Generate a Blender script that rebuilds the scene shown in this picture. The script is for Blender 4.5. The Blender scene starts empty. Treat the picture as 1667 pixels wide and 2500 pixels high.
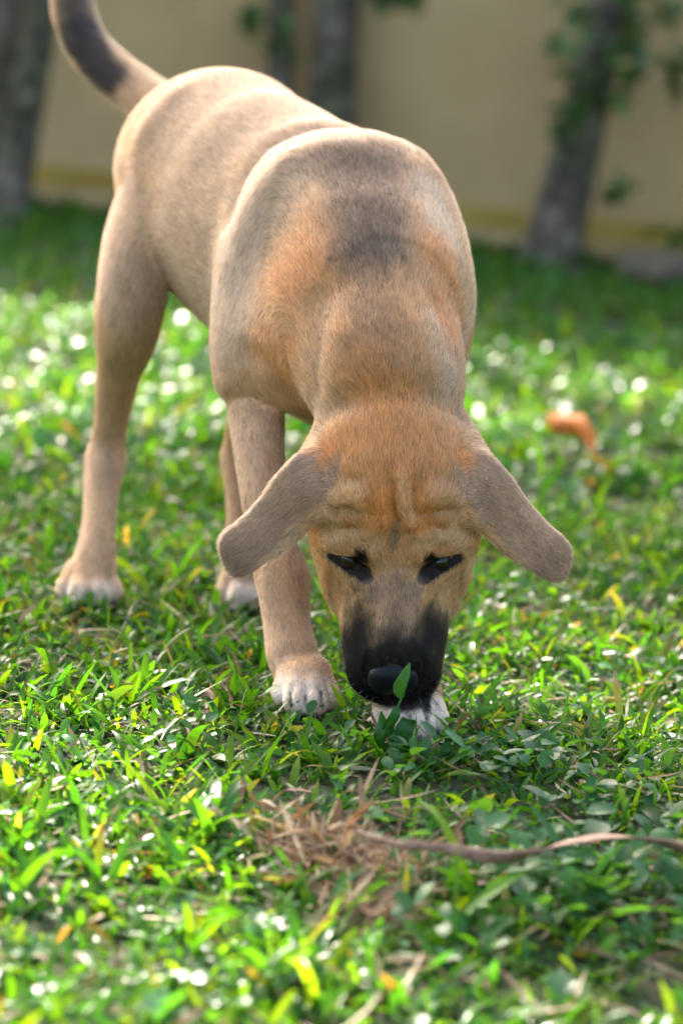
import bpy, math
import numpy as np
from mathutils import Matrix, Vector

rng = np.random.default_rng(7)
scene = bpy.context.scene
R_ = math.radians

# ------------------------------------------------------------------ camera
CAM_H, PITCH, ROLL, LENS = 0.58, R_(11.3), R_(4.0), 100.0
FPX = LENS / 36.0 * 2500.0                       # focal length in photo pixels (photo 1667 x 2500)
CAM = np.array([0.0, 0.0, CAM_H])
FWD = np.array([0, math.cos(PITCH), -math.sin(PITCH)])
_r = np.array([1.0, 0, 0]); _u = np.cross(_r, FWD)
RGT = _r * math.cos(ROLL) + _u * math.sin(ROLL)
UPV = -_r * math.sin(ROLL) + _u * math.cos(ROLL)

cam_data = bpy.data.cameras.new("camera")
cam_data.sensor_fit = 'VERTICAL'; cam_data.sensor_height = 36.0; cam_data.sensor_width = 24.0
cam_data.lens = LENS; cam_data.clip_start = 0.05; cam_data.clip_end = 400.0
cam_data.dof.use_dof = True; cam_data.dof.focus_distance = 2.10; cam_data.dof.aperture_fstop = 4.3
cam_data.dof.aperture_blades = 0
cam = bpy.data.objects.new("camera", cam_data); scene.collection.objects.link(cam)
m = Matrix.Identity(4)
for i in range(3):
    m[i][0], m[i][1], m[i][2], m[i][3] = RGT[i], UPV[i], -FWD[i], CAM[i]
cam.matrix_world = m
scene.camera = cam

# ------------------------------------------------------------------ sky, sun, exposure
SUN_EL, SUN_AZ = R_(35.0), R_(-21.0)            # azimuth from +Y (away from the camera), minus = left
SUND = np.array([math.sin(SUN_AZ) * math.cos(SUN_EL), math.cos(SUN_AZ) * math.cos(SUN_EL), math.sin(SUN_EL)])
world = bpy.data.worlds.new("World"); scene.world = world; world.use_nodes = True
wn = world.node_tree.nodes; wl = world.node_tree.links
bg = wn["Background"]
sky = wn.new("ShaderNodeTexSky"); sky.sky_type = 'NISHITA'; sky.sun_disc = False
sky.sun_elevation = SUN_EL; sky.sun_rotation = SUN_AZ
sky.air_density = 1.0; sky.dust_density = 5.0; sky.ozone_density = 1.0
wl.new(sky.outputs[0], bg.inputs[0]); bg.inputs[1].default_value = 0.15
sun_d = bpy.data.lights.new("sun", 'SUN'); sun_d.energy = 3.8; sun_d.angle = R_(0.53); sun_d.color = (1.0, 0.93, 0.82)
sun = bpy.data.objects.new("sun", sun_d); scene.collection.objects.link(sun)
sun.rotation_euler = Vector(-SUND).to_track_quat('-Z', 'Y').to_euler()
scene.view_settings.view_transform = 'Standard'; scene.view_settings.look = 'None'
scene.view_settings.exposure = 2.65; scene.view_settings.gamma = 1.0
scene.view_settings.use_curve_mapping = False
scene.render.engine = 'CYCLES'
scene.cycles.use_denoising = True
scene.cycles.max_bounces = 8; scene.cycles.diffuse_bounces = 4; scene.cycles.glossy_bounces = 3
scene.cycles.transmission_bounces = 4; scene.cycles.transparent_max_bounces = 8
scene.cycles.sample_clamp_indirect = 6.0

# ------------------------------------------------------------------ helpers
def ray(px, py):
    return FWD + RGT * ((px - 833.5) / FPX) - UPV * ((py - 1250.0) / FPX)

def P(px, py, D):
    """world point seen at photo pixel (px, py) at distance D along the view axis"""
    return CAM + ray(px, py) * D

def G(px, py, z=0.0):
    """world point on the horizontal plane z that is seen at a photo pixel"""
    d = ray(px, py); return CAM + d * ((z - CAM_H) / d[2])

def link(o, parent=None):
    scene.collection.objects.link(o)
    if parent is not None:
        o.parent = parent
        o.matrix_parent_inverse = Matrix.Translation(-parent.location)
    return o

def mesh_obj(name, verts, faces, mat=None, parent=None, smooth=True):
    me = bpy.data.meshes.new(name)
    if isinstance(faces, np.ndarray):
        n = faces.shape[1]
        me.vertices.add(len(verts)); me.vertices.foreach_set("co", np.asarray(verts, np.float32).ravel())
        me.loops.add(faces.size); me.loops.foreach_set("vertex_index", faces.astype(np.int32).ravel())
        me.polygons.add(len(faces)); me.polygons.foreach_set("loop_start", np.arange(0, faces.size, n, dtype=np.int32))
        me.update(calc_edges=True)
    else:
        me.from_pydata([tuple(v) for v in verts], [], faces)
    if smooth:
        me.polygons.foreach_set("use_smooth", np.ones(len(me.polygons), bool))
    me.validate(); me.update()
    if mat: me.materials.append(mat)
    return link(bpy.data.objects.new(name, me), parent)

def tag(o, label=None, cat=None, group=None, kind=None):
    if label: o["label"] = label
    if cat: o["category"] = cat
    if group: o["group"] = group
    if kind: o["kind"] = kind
    return o

def empty(name, loc):
    o = bpy.data.objects.new(name, None); o.location = loc
    scene.collection.objects.link(o); return o

def norm(v):
    v = np.asarray(v, float); return v / (np.linalg.norm(v, axis=-1, keepdims=True) + 1e-12)

class Mat:
    """small node-graph helper"""
    def __init__(s, name):
        s.m = bpy.data.materials.new(name); s.m.use_nodes = True
        s.nt = s.m.node_tree; s.N = s.nt.nodes; s.L = s.nt.links
        s.b = s.N["Principled BSDF"]; s.out = s.N["Material Output"]
    def n(s, t, **kw):
        x = s.N.new(t)
        for k, v in kw.items(): setattr(x, k, v)
        return x
    def noise(s, scale, detail=4, rough=0.55, vec=None):
        x = s.n("ShaderNodeTexNoise"); x.inputs["Scale"].default_value = scale
        x.inputs["Detail"].default_value = detail; x.inputs["Roughness"].default_value = rough
        if vec is not None: s.L.new(vec, x.inputs["Vector"])
        return x.outputs[0]
    def obj(s):
        return s.n("ShaderNodeTexCoord").outputs["Object"]
    def ramp(s, fac, stops):
        x = s.n("ShaderNodeValToRGB"); e = x.color_ramp.elements
        while len(e) < len(stops): e.new(0.5)
        for k, (p, c) in enumerate(stops):
            e[k].position = p; e[k].color = (*c, 1) if len(c) == 3 else c
        s.L.new(fac, x.inputs[0]); return x.outputs[0]
    def mix(s, fac, a, b, blend='MIX'):
        x = s.n("ShaderNodeMix", data_type='RGBA', blend_type=blend)
        for sock, v in ((x.inputs[0], fac), (x.inputs[6], a), (x.inputs[7], b)):
            if hasattr(v, "default_value") or hasattr(v, "links"): s.L.new(v, sock)
            else: sock.default_value = v if not isinstance(v, tuple) else (*v, 1)
        return x.outputs[2]
    def attr(s, name):
        x = s.n("ShaderNodeAttribute"); x.attribute_name = name; return x
    def bump(s, h, strength=0.3, dist=0.01):
        x = s.n("ShaderNodeBump"); x.inputs["Strength"].default_value = strength
        x.inputs["Distance"].default_value = dist
        s.L.new(h, x.inputs["Height"]); s.L.new(x.outputs[0], s.b.inputs["Normal"])
    def base(s, c, rough=0.7, spec=0.5):
        if isinstance(c, tuple): s.b.inputs["Base Color"].default_value = (*c, 1)
        else: s.L.new(c, s.b.inputs["Base Color"])
        s.b.inputs["Roughness"].default_value = rough
        s.b.inputs["Specular IOR Level"].default_value = spec
        return s

# ------------------------------------------------------------------ signed-distance sculpting
def px2m(px, D): return px * D / FPX

class Prim:
    __slots__ = ("fn", "c", "rb", "k", "flow", "op")

PR = []
def add(fn, c, rb, k=0.02, flow=None, op='u'):
    p = Prim(); p.fn = fn; p.c = np.asarray(c, float); p.rb = rb; p.k = k; p.op = op
    p.flow = None if flow is None else norm(flow)
    PR.append(p)

def cone(a, ra, b, rb, k=0.02, flow='ab', op='u'):
    """capsule whose radius runs from ra to rb"""
    a = np.asarray(a, float); b = np.asarray(b, float); ab = b - a; L2 = ab @ ab
    def fn(p):
        t = np.clip(((p - a) @ ab) / L2, 0, 1)
        return np.linalg.norm(p - a - t[:, None] * ab, axis=1) - (ra + (rb - ra) * t)
    fl = ab if isinstance(flow, str) and flow == 'ab' else (-ab if isinstance(flow, str) else flow)
    add(fn, (a + b) / 2, math.sqrt(L2) / 2 + max(ra, rb), k, fl, op)

def chain(pts, k=0.02, rev=False):
    for (a, ra), (b, rb) in zip(pts, pts[1:]):
        cone(a, ra, b, rb, k, flow='ba' if rev else 'ab')

def ell(c, ax, rad, k=0.02, flow=None, op='u'):
    """ellipsoid, ax = 3 orthonormal rows"""
    c = np.asarray(c, float); M = np.asarray(ax, float); r = np.asarray(rad, float)
    def fn(p):
        q = (p - c) @ M.T
        k0 = np.linalg.norm(q / r, axis=1); k1 = np.linalg.norm(q / (r * r), axis=1) + 1e-9
        return k0 * (k0 - 1) / k1
    add(fn, c, r.max(), k, flow, op)

def frame(fwd, up):
    f = norm(fwd); l = norm(np.cross(up, f)); u = np.cross(f, l)
    return np.array([f, l, u])

def poly_sdf2(q, poly):
    """signed distance to a 2-D polygon"""
    d = np.full(len(q), 1e9); s = np.ones(len(q))
    n = len(poly)
    for i in range(n):
        a = poly[i]; b = poly[i - 1]; e = b - a; w = q - a
        t = np.clip((w @ e) / (e @ e), 0, 1)
        d = np.minimum(d, ((w - t[:, None] * e) ** 2).sum(1))
        c1 = q[:, 1] >= a[1]; c2 = q[:, 1] < b[1]; c3 = e[0] * w[:, 1] > e[1] * w[:, 0]
        s = np.where((c1 & c2 & c3) | (~c1 & ~c2 & ~c3), -s, s)
    return s * np.sqrt(d)

def smooth_poly(pts, n=2):
    p = np.asarray(pts, float)
    for _ in range(n):
        q = np.roll(p, -1, 0); p = np.stack([p * .75 + q * .25, p * .25 + q * .75], 1).reshape(-1, 2)
    return p

def smin(a, b, k):
    h = np.maximum(k - np.abs(a - b), 0) / k
    return np.minimum(a, b) - h * h * k * 0.25

def smax(a, b, k): return -smin(-a, -b, k)

STROKES = []        # (polyline, radius, amplitude): ridges (+) and grooves (-) along a line on the skin
def stroke_disp(p, st):
    pts, w, amp = st
    d2 = np.full(len(p), 1e9)
    for a, b in zip(pts, pts[1:]):
        ab = b - a; t = np.clip(((p - a) @ ab) / (ab @ ab + 1e-12), 0, 1)
        d2 = np.minimum(d2, ((p - a - t[:, None] * ab) ** 2).sum(1))
    return amp * np.exp(-d2 / (w * w))

def sdf(p, strokes=True, prims=None):
    d = np.full(len(p), 1.0)
    blo = p.min(0); bhi = p.max(0)
    for q in (PR if prims is None else prims):
        R = q.rb + max(0.04, q.k * 1.1)
        if (((q.c - np.clip(q.c, blo, bhi)) ** 2).sum()) > R * R: continue
        mk = ((p - q.c) ** 2).sum(1) < R * R
        if not mk.any(): continue
        v = q.fn(p[mk])
        d[mk] = smin(d[mk], v, q.k) if q.op == 'u' else smax(d[mk], -v, q.k)
    if strokes:
        for st in STROKES:
            c = st[0].mean(0); rb = np.linalg.norm(st[0] - c, axis=1).max() + 3 * st[1]
            if (((c - np.clip(c, blo, bhi)) ** 2).sum()) > rb * rb: continue
            mk = ((p - c) ** 2).sum(1) < rb * rb
            if mk.any(): d[mk] -= stroke_disp(p[mk], st)
    return d

def hits(pix, lift=0.0):
    """first points of the sculpted skin seen at photo pixels"""
    pix = np.asarray(pix, float)
    d = norm(FWD + RGT * ((pix[:, :1] - 833.5) / FPX) - UPV * ((pix[:, 1:] - 1250.0) / FPX))
    t = np.full(len(pix), 1.9)
    for _ in range(70):
        t += np.minimum(sdf(CAM + d * t[:, None]), 0.035) * 0.75
    return CAM + d * (t - lift)[:, None]

def polygonise(lo, hi, vox, fn, margin=1.6):
    B = 8
    nb = np.ceil((hi - lo) / (vox * B)).astype(int)
    ii = np.stack(np.meshgrid(*[np.arange(n) for n in nb], indexing='ij'), -1).reshape(-1, 3)
    cen = lo + (ii + 0.5) * vox * B
    dc = np.concatenate([fn(c) for c in np.array_split(cen, max(1, len(cen) // 200000))])
    keep = np.abs(dc) < vox * B * 0.87 * margin
    dims = nb * B
    D = np.repeat(np.repeat(np.repeat(dc.reshape(nb).astype(np.float32), B, 0), B, 1), B, 2)
    off = np.stack(np.meshgrid(*[np.arange(B)] * 3, indexing='ij'), -1).reshape(-1, 3)
    kb = ii[keep]
    # evaluate block groups that lie close together so primitives can be culled
    key = np.zeros(len(kb), np.int64)
    for b in range(7):
        for a in range(3): key |= ((kb[:, a] >> b) & 1) << (3 * b + a)
    kb = kb[np.argsort(key)]
    for ch in np.array_split(kb, max(1, len(kb) // 60)):
        gi = (ch[:, None, :] * B + off[None]).reshape(-1, 3)
        D[gi[:, 0], gi[:, 1], gi[:, 2]] = fn(lo + (gi + 0.5) * vox)
    S = D < 0
    acc = np.zeros(np.array(S.shape) - 1, np.uint8)
    n0, n1, n2 = S.shape
    for a in (0, 1):
        for b in (0, 1):
            for c in (0, 1):
                acc += S[a:n0 - 1 + a, b:n1 - 1 + b, c:n2 - 1 + c]
    cells = np.argwhere((acc > 0) & (acc < 8)); del acc
    idx = np.full(np.array(S.shape) - 1, -1, np.int32)
    idx[cells[:, 0], cells[:, 1], cells[:, 2]] = np.arange(len(cells))
    cor = np.array([(a, b, c) for a in (0, 1) for b in (0, 1) for c in (0, 1)])
    V = np.zeros((len(cells), 3)); W = np.zeros(len(cells))
    val = np.stack([D[cells[:, 0] + a, cells[:, 1] + b, cells[:, 2] + c] for a, b, c in cor], 1)
    for i in range(8):
        for j in range(i + 1, 8):
            if np.abs(cor[i] - cor[j]).sum() != 1: continue
            mk = (val[:, i] < 0) != (val[:, j] < 0)
            t = val[mk, i] / (val[mk, i] - val[mk, j])
            V[mk] += cor[i] + t[:, None] * (cor[j] - cor[i]); W[mk] += 1
    V = lo + (cells + V / W[:, None] + 0.5) * vox
    F = []
    for ax in range(3):
        o1, o2 = [(1, 2), (2, 0), (0, 1)][ax]
        sl0 = [slice(1, n - 1) for n in S.shape]; sl1 = list(sl0)
        sl1[ax] = slice(2, S.shape[ax])
        e = np.argwhere(S[tuple(sl0)] != S[tuple(sl1)]) + 1
        ins = S[e[:, 0], e[:, 1], e[:, 2]]
        u1 = np.zeros(3, int); u1[o1] = 1; u2 = np.zeros(3, int); u2[o2] = 1
        g = lambda c: idx[c[:, 0], c[:, 1], c[:, 2]]
        q = np.stack([g(e - u1 - u2), g(e - u2), g(e), g(e - u1)], 1)
        q[~ins] = q[~ins][:, ::-1]
        F.append(q)
    F = np.concatenate(F); F = F[(F >= 0).all(1)]
    return V, F

# ------------------------------------------------------------------ the dog
UP = np.array([0, 0, 1.0])
T0 = P(835, 690, 2.34); T1 = P(520, 425, 2.53)           # chest, pelvis
bdir = norm(T0 - T1); BF = frame(bdir, UP)               # body frame: forward, left(+), up
back = -bdir
hdn = norm(-UPV)                                         # head axis (crown to nose)
HF = np.array([hdn, RGT, -FWD])                          # head frame: down the face, across, out of the face

# trunk
ell(P(830, 695, 2.345), BF, (0.130, 0.091, 0.116), 0.03, back)
ell(P(735, 596, 2.385), BF, (0.12, 0.087, 0.099), 0.03, back)
ell(P(618, 548, 2.445), BF, (0.11, 0.083, 0.092), 0.03, back)
cone(P(640, 420, 2.45), 0.064, P(560, 400, 2.50), 0.072, 0.04, back)
ell(P(543, 430, 2.53), BF, (0.105, 0.092, 0.089), 0.03, back)
# withers and shoulders
cone(P(862, 520, 2.315), 0.040, P(760, 455, 2.41), 0.042, 0.04, back)
ell(P(645, 690, 2.29), frame(norm(P(610, 900, 2.29) - P(710, 470, 2.31)), -FWD), (0.100, 0.036, 0.034), 0.035, P(600, 950, 2.30) - P(700, 480, 2.34))
ell(P(1022, 690, 2.29), frame(norm(P(1050, 900, 2.29) - P(980, 470, 2.31)), -FWD), (0.098, 0.026, 0.034), 0.035, P(1060, 950, 2.30) - P(990, 480, 2.34))
# breast
ell(P(800, 850, 2.265), BF, (0.055, 0.064, 0.052), 0.04, -UP)
# neck
cone(P(866, 555, 2.288), 0.050, P(905, 720, 2.236), 0.0550, 0.06, 'ba')
cone(P(905, 720, 2.236), 0.0550, P(938, 900, 2.18), 0.0520, 0.05, 'ba')
cone(P(938, 900, 2.18), 0.0520, P(955, 1030, 2.16), 0.0515, 0.03, 'ba')

def spline(pts, sub=5):
    p = np.array([list(P(x, y, D)) + [px2m(w / 2, D)] for x, y, D, w in pts])
    q = np.concatenate([[2 * p[0] - p[1]], p, [2 * p[-1] - p[-2]]])
    out = []
    for i in range(1, len(q) - 2):
        for t in np.arange(sub) / sub:
            a, b, c, d = q[i - 1], q[i], q[i + 1], q[i + 2]
            out.append(0.5 * (2 * b + (c - a) * t + (2 * a - 5 * b + 4 * c - d) * t * t + (3 * b - a - 3 * c + d) * t ** 3))
    out.append(p[-1]); return out
def leg(pts, k=0.02, sub=5):
    chain([(v[:3], v[3]) for v in spline(pts, sub)], k)
# hind leg at the left of the picture
leg([(405, 455, 2.50, 170), (352, 590, 2.470, 148), (326, 720, 2.452, 124), (308, 830, 2.475, 108), (287, 930, 2.51, 82), (274, 1020, 2.54, 64), (264, 1080, 2.555, 60), (258, 1128, 2.557, 78), (248, 1200, 2.54, 66), (240, 1300, 2.515, 66), (228, 1400, 2.50, 92)], 0.006)
ell(P(335, 640, 2.475), frame(norm(P(322, 800, 2.46) - P(390, 450, 2.50)), -FWD), (0.080, 0.020, 0.042), 0.03, -UP)
# far hind leg
leg([(640, 520, 2.50, 170), (655, 680, 2.46, 150), (640, 820, 2.47, 120), (605, 990, 2.545, 74), (592, 1080, 2.575, 62), (590, 1125, 2.575, 74), (597, 1250, 2.555, 66), (600, 1330, 2.54, 68), (600, 1405, 2.53, 86)], 0.006)
# fore leg at the left
leg([(660, 700, 2.28, 150), (640, 850, 2.285, 142), (626, 955, 2.285, 128), (632, 1090, 2.268, 106), (655, 1290, 2.243, 88), (682, 1385, 2.230, 102), (692, 1430, 2.223, 106), (701, 1530, 2.212, 94), (716, 1612, 2.20, 108)], 0.006)
# other fore leg, behind the head
leg([(1020, 700, 2.29, 140), (1030, 850, 2.30, 130), (1028, 950, 2.29, 125), (1016, 1290, 2.235, 92), (1008, 1385, 2.215, 100), (1002, 1530, 2.19, 92), (998, 1640, 2.17, 106)], 0.006)

# paws: a pad and four toes each
CLAWS = []
def paw(heel, toes, r, fwd_dir):
    for (tx, ty, D, s) in toes:
        a = heel; b = P(tx, ty, D); b[2] = max(b[2], r * 0.9)
        mid = a * 0.45 + b * 0.55 + UP * 0.011
        cone(a, r * 1.35, mid, r * 0.98, 0.006)
        cone(mid, r * 0.98, b, r * s * 0.94, 0.0016)
        d = norm(b - mid); d[2] = min(d[2], -0.25); d = norm(d)
        CLAWS.append((b + d * r * 0.55, d, r))
paw(P(733, 1640, 2.205), [(694, 1703, 2.178, 1.0), (727, 1712, 2.160, 1.04), (765, 1714, 2.158, 1.04), (797, 1704, 2.172, 1.0)], 0.0115, None)
paw(P(1000, 1690, 2.165), [(945, 1758, 2.135, 1.0), (980, 1772, 2.115, 1.05), (1022, 1770, 2.112, 1.05), (1058, 1752, 2.13, 1.0)], 0.0118, None)
paw(P(218, 1420, 2.52), [(172, 1455, 2.50, 1.0), (200, 1466, 2.482, 1.04), (236, 1467, 2.480, 1.04), (265, 1456, 2.495, 1.0)], 0.0118, None)
paw(P(598, 1425, 2.545), [(562, 1452, 2.53, 1.0), (588, 1461, 2.513, 1.04), (618, 1461, 2.512, 1.04), (640, 1452, 2.53, 1.0)], 0.0112, None)

# tail
leg([(440, 305, 2.58, 105), (369, 250, 2.62, 84), (275, 176, 2.655, 70), (219, 118, 2.675, 62), (191, 58, 2.685, 56), (180, 0, 2.69, 54), (190, -90, 2.69, 62), (235, -170, 2.685, 50), (290, -215, 2.68, 34)], 0.012)

# head
NB = len(PR)
upf = -hdn
ell(P(965, 1192, 2.155), HF, (0.0655, 0.0645, 0.068), 0.02, upf)             # cranium
ell(P(963, 1330, 2.155), HF, (0.050, 0.0532, 0.048), 0.025, upf)             # brow and orbit mass
cone(P(850, 1290, 2.165), 0.023, P(872, 1450, 2.155), 0.018, 0.02, 'ba')     # cheeks
cone(P(1074, 1290, 2.165), 0.023, P(1054, 1450, 2.155), 0.018, 0.02, 'ba')
ell(P(962, 1390, 2.165), HF, (0.055, 0.0450, 0.040), 0.02, upf)
cone(P(963, 1380, 2.135), 0.030, P(962, 1600, 2.110), 0.0265, 0.02, 'ba')    # bridge of the muzzle
ell(P(962, 1560, 2.135), HF, (0.050, 0.0340, 0.036), 0.016, upf)            # muzzle
cone(P(909, 1530, 2.135), 0.0190, P(905, 1636, 2.125), 0.0148, 0.012, 'ba')   # upper lips (flews)
cone(P(1014, 1530, 2.135), 0.0190, P(1018, 1636, 2.125), 0.0148, 0.012, 'ba')
ell(P(961, 1650, 2.120), HF, (0.0165, 0.028, 0.022), 0.012, upf)
# lower jaw, under the muzzle
cone(P(963, 1450, 2.19), 0.030, P(962, 1620, 2.165), 0.021, 0.014, 'ba')

cone(P(850, 1110, 2.15), 0.026, P(762, 1165, 2.135), 0.017, 0.02, RGT * -1 - UPV * 0.4)      # ear roots
cone(P(1080, 1110, 2.15), 0.026, P(1162, 1165, 2.135), 0.017, 0.02, RGT - UPV * 0.4)

# ears: thick leather flaps, arched, joined to the side of the skull
EARS = []
def ear(poly, root, tip, D0, bend, th, flowpts):
    po = smooth_poly(poly, 2)
    q2 = np.stack([(po[:, 0] - 833.5), (po[:, 1] - 1250)], 1) * D0 / FPX
    rt = (np.array(root) - (833.5, 1250)) * D0 / FPX; tp = (np.array(tip) - (833.5, 1250)) * D0 / FPX
    ax = norm(tp - rt); L = np.linalg.norm(tp - rt); cr = np.array([-ax[1], ax[0]])
    O = CAM + FWD * D0
    def fn(p):
        q = p - O
        uv = np.stack([q @ RGT, -(q @ UPV)], 1); w = -(q @ FWD)
        t = (uv - rt) @ ax / L; s = (uv - rt) @ cr / L
        w = w - bend(t, s)
        d2 = poly_sdf2(uv, q2)
        tk = th * (1.0 + 0.6 * np.clip(1 - t * 2.2, 0, 1))
        e = tk * 0.8
        a = d2 + e; b = np.abs(w) - tk + e
        return np.minimum(np.maximum(a, b), 0) + np.sqrt(np.maximum(a, 0) ** 2 + np.maximum(b, 0) ** 2) - e
    c = O + RGT * q2[:, 0].mean() - UPV * q2[:, 1].mean()
    rb = np.linalg.norm(q2 - q2.mean(0), axis=1).max() + 0.02
    fl = RGT * ax[0] - UPV * ax[1]
    add(fn, c, rb, 0.010, fl)
    EARS.append((O, rt, ax, cr, L, fl))
def bend_l(t, s): return 0.016 * np.exp(-((t - 0.12) / 0.28) ** 2) - 0.020 * np.clip(t - 0.15, 0, 2) - 0.10 * L_ * (s - 0.02) ** 2 * 3 - 0.004 * np.sin(t * 5 + 1)
L_ = 0.09
ear([(752, 1088), (688, 1142), (651, 1202), (591, 1269), (546, 1298), (534, 1326), (543, 1376), (565, 1411), (598, 1404), (651, 1370), (706, 1340), (735, 1309), (757, 1288), (782, 1276), (806, 1268), (822, 1225), (815, 1140)],
    (800, 1180), (560, 1365), 2.125, bend_l, 0.0026, None)
ear([(1172, 1090), (1215, 1130), (1247, 1166), (1284, 1221), (1332, 1275), (1368, 1305), (1397, 1333), (1398, 1368), (1384, 1416), (1354, 1424), (1312, 1401), (1269, 1377), (1219, 1341), (1184, 1304), (1158, 1290), (1136, 1280), (1112, 1225), (1120, 1140)],
    (1128, 1180), (1372, 1378), 2.125, bend_l, 0.0026, None)

# face detail: eye hollows, lids, brow folds
def stroke(pts, w, amp): NEW.append((pts, w, amp))
NEW = []
for sgn, ex in ((-1, 853), (1, 1076)):
    X = lambda d: ex + sgn * d        # d > 0 towards the outer corner
    stroke([(X(44), 1358), (X(15), 1376), (X(-15), 1388), (X(-42), 1404)], 0.0062, -0.0095)      # eye slit
    stroke([(X(52), 1338), (X(15), 1342), (X(-35), 1350), (X(-50), 1368)], 0.0045, 0.0040)       # upper lid
    stroke([(X(44), 1378), (X(12), 1402), (X(-25), 1432)], 0.0045, 0.0026)                     # lower lid
    stroke([(X(58), 1342), (X(15), 1320), (X(-48), 1310)], 0.0060, 0.0036)                     # brow
    stroke([(X(58), 1346), (X(12), 1334), (X(-45), 1330)], 0.0022, -0.0020)
    stroke([(X(-62), 1400), (X(-62), 1470)], 0.007, -0.0025)                                   # beside the bridge
    stroke([(X(42), 1415), (X(36), 1470), (X(28), 1520)], 0.0035, -0.0014)                     # cheek fold
    stroke([(X(52), 1365), (X(54), 1420), (X(46), 1470)], 0.005, 0.0012)
    stroke([(X(28), 1222), (X(-10), 1212), (X(-30), 1222)], 0.0075, 0.0050)                     # knob by the ear root
    stroke([(X(45), 1250), (X(8), 1245), (X(-30), 1262)], 0.0040, -0.0030)
    stroke([(X(20), 1280), (X(-30), 1268), (X(-60), 1285)], 0.005, 0.0022)
    stroke([(X(5), 1300), (X(-50), 1292)], 0.003, -0.0015)
    # nostril wings and lip line
    stroke([(X(-46), 1600), (X(-42), 1650), (X(-62), 1692)], 0.0024, -0.0028)
    stroke([(X(-30), 1500), (X(-35), 1570)], 0.007, -0.0022)
stroke([(985, 1170), (982, 1215), (990, 1255), (1006, 1280)], 0.0055, 0.0040)
stroke([(963, 1190), (962, 1240), (975, 1280)], 0.0035, -0.0026)
stroke([(1008, 1180), (1006, 1235), (1018, 1270)], 0.0035, -0.0022)
stroke([(930, 1215), (925, 1250), (935, 1280)], 0.0050, 0.0020)
stroke([(963, 1290), (963, 1390)], 0.0060, -0.0020)
stroke([(925, 1300), (905, 1285), (880, 1283)], 0.004, 0.0018)
for tx, ty, ex_, ey_ in ((711, 1676, 711, 1728), (747, 1682, 748, 1732), (781, 1676, 784, 1726), (962, 1738, 962, 1785), (1001, 1740, 1001, 1790), (1040, 1738, 1041, 1784), (186, 1432, 184, 1470), (218, 1436, 218, 1476), (250, 1432, 252, 1470)):
    stroke([(tx, ty), (ex_, ey_)], 0.0022, -0.0045)
stroke([(798, 1140), (806, 1200), (800, 1258)], 0.0040, -0.0040)
stroke([(1133, 1140), (1124, 1200), (1132, 1262)], 0.0040, -0.0040)
stroke([(770, 1262), (792, 1252), (806, 1262)], 0.0040, 0.0030)
stroke([(1165, 1270), (1142, 1256), (1128, 1266)], 0.0040, 0.0030)
_wr = np.random.default_rng(5)
for _ in range(22):
    x0, y0 = _wr.uniform(860, 1070), _wr.uniform(1185, 1310); an = _wr.normal(0, 0.5) + (1.3 if abs(x0 - 965) < 25 else 0.25 * (1 if x0 > 965 else -1))
    dx, dy = math.cos(an) * _wr.uniform(10, 24), math.sin(an) * _wr.uniform(10, 24)
    stroke([(x0 - dx, y0 - dy), (x0, y0 + _wr.normal(0, 5)), (x0 + dx, y0 + dy)], _wr.uniform(0.0020, 0.0036), _wr.choice([-1, 1]) * _wr.uniform(0.0008, 0.0017))
stroke([(720, 1195), (650, 1275), (590, 1345)], 0.010, 0.0020)
stroke([(752, 1225), (690, 1300), (630, 1362)], 0.007, -0.0006)
stroke([(1205, 1195), (1275, 1275), (1340, 1350)], 0.010, 0.0020)
stroke([(1178, 1225), (1240, 1305), (1300, 1370)], 0.007, -0.0006)
stroke([(962, 1680), (963, 1712)], 0.0028, -0.0045)
stroke([(430, 230), (350, 330)], 0.014, 0.0035)
stroke([(556, 930), (552, 985)], 0.010, 0.004)
stroke([(800, 490), (870, 480), (950, 490)], 0.026, 0.0030)
stroke([(562, 520), (600, 425), (662, 356), (740, 318), (835, 310)], 0.014, -0.0055)
stroke([(600, 540), (645, 450), (705, 395), (775, 362), (860, 358)], 0.012, 0.0022)
# trunk creases and muscle edges
stroke([(600, 850), (660, 885), (705, 950)], 0.010, -0.004)
stroke([(790, 720), (775, 830), (776, 950)], 0.012, -0.0045)
stroke([(700, 400), (620, 500), (575, 620)], 0.014, 0.003)
stroke([(1065, 740), (1085, 850)], 0.010, -0.003)
stroke([(800, 1010), (880, 976), (965, 964), (1050, 976), (1120, 1010)], 0.012, -0.0055)
_all = hits([p for n in NEW for p in n[0]]); _k = 0
for pts, w, amp in NEW:
    STROKES.append((_all[_k:_k + len(pts)], w, amp)); _k += len(pts)

VOX = 0.0021
_b = np.concatenate([np.array([q.c - q.rb for q in PR]), np.array([q.c + q.rb for q in PR])])
DV, DF = polygonise(_b.min(0) - 0.01, _b.max(0) + 0.01, VOX, sdf)

def vnormals(V, F):
    n = np.cross(V[F[:, 2]] - V[F[:, 0]], V[F[:, 3]] - V[F[:, 1]])
    out = np.zeros_like(V)
    for k in range(4): np.add.at(out, F[:, k], n)
    return norm(out)

def waves(p, f, seed=0):
    """cheap smooth noise in about -1..1"""
    r = np.random.default_rng(seed); v = np.zeros(len(p))
    for k in range(6):
        v += np.sin(p @ (norm(r.normal(size=3)) * f * (0.7 + 0.25 * k)) + r.uniform(0, 6.28))
    return v / 3.0

def polydist(p, pts):
    if len(pts) == 1: return np.linalg.norm(p - pts[0], axis=1)
    d2 = np.full(len(p), 1e9)
    for a, b in zip(pts, pts[1:]):
        ab = b - a; t = np.clip(((p - a) @ ab) / (ab @ ab + 1e-12), 0, 1)
        d2 = np.minimum(d2, ((p - a - t[:, None] * ab) ** 2).sum(1))
    return np.sqrt(d2)

def sstep(a, b, x):
    t = np.clip((x - a) / (b - a), 0, 1); return t * t * (3 - 2 * t)

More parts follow.
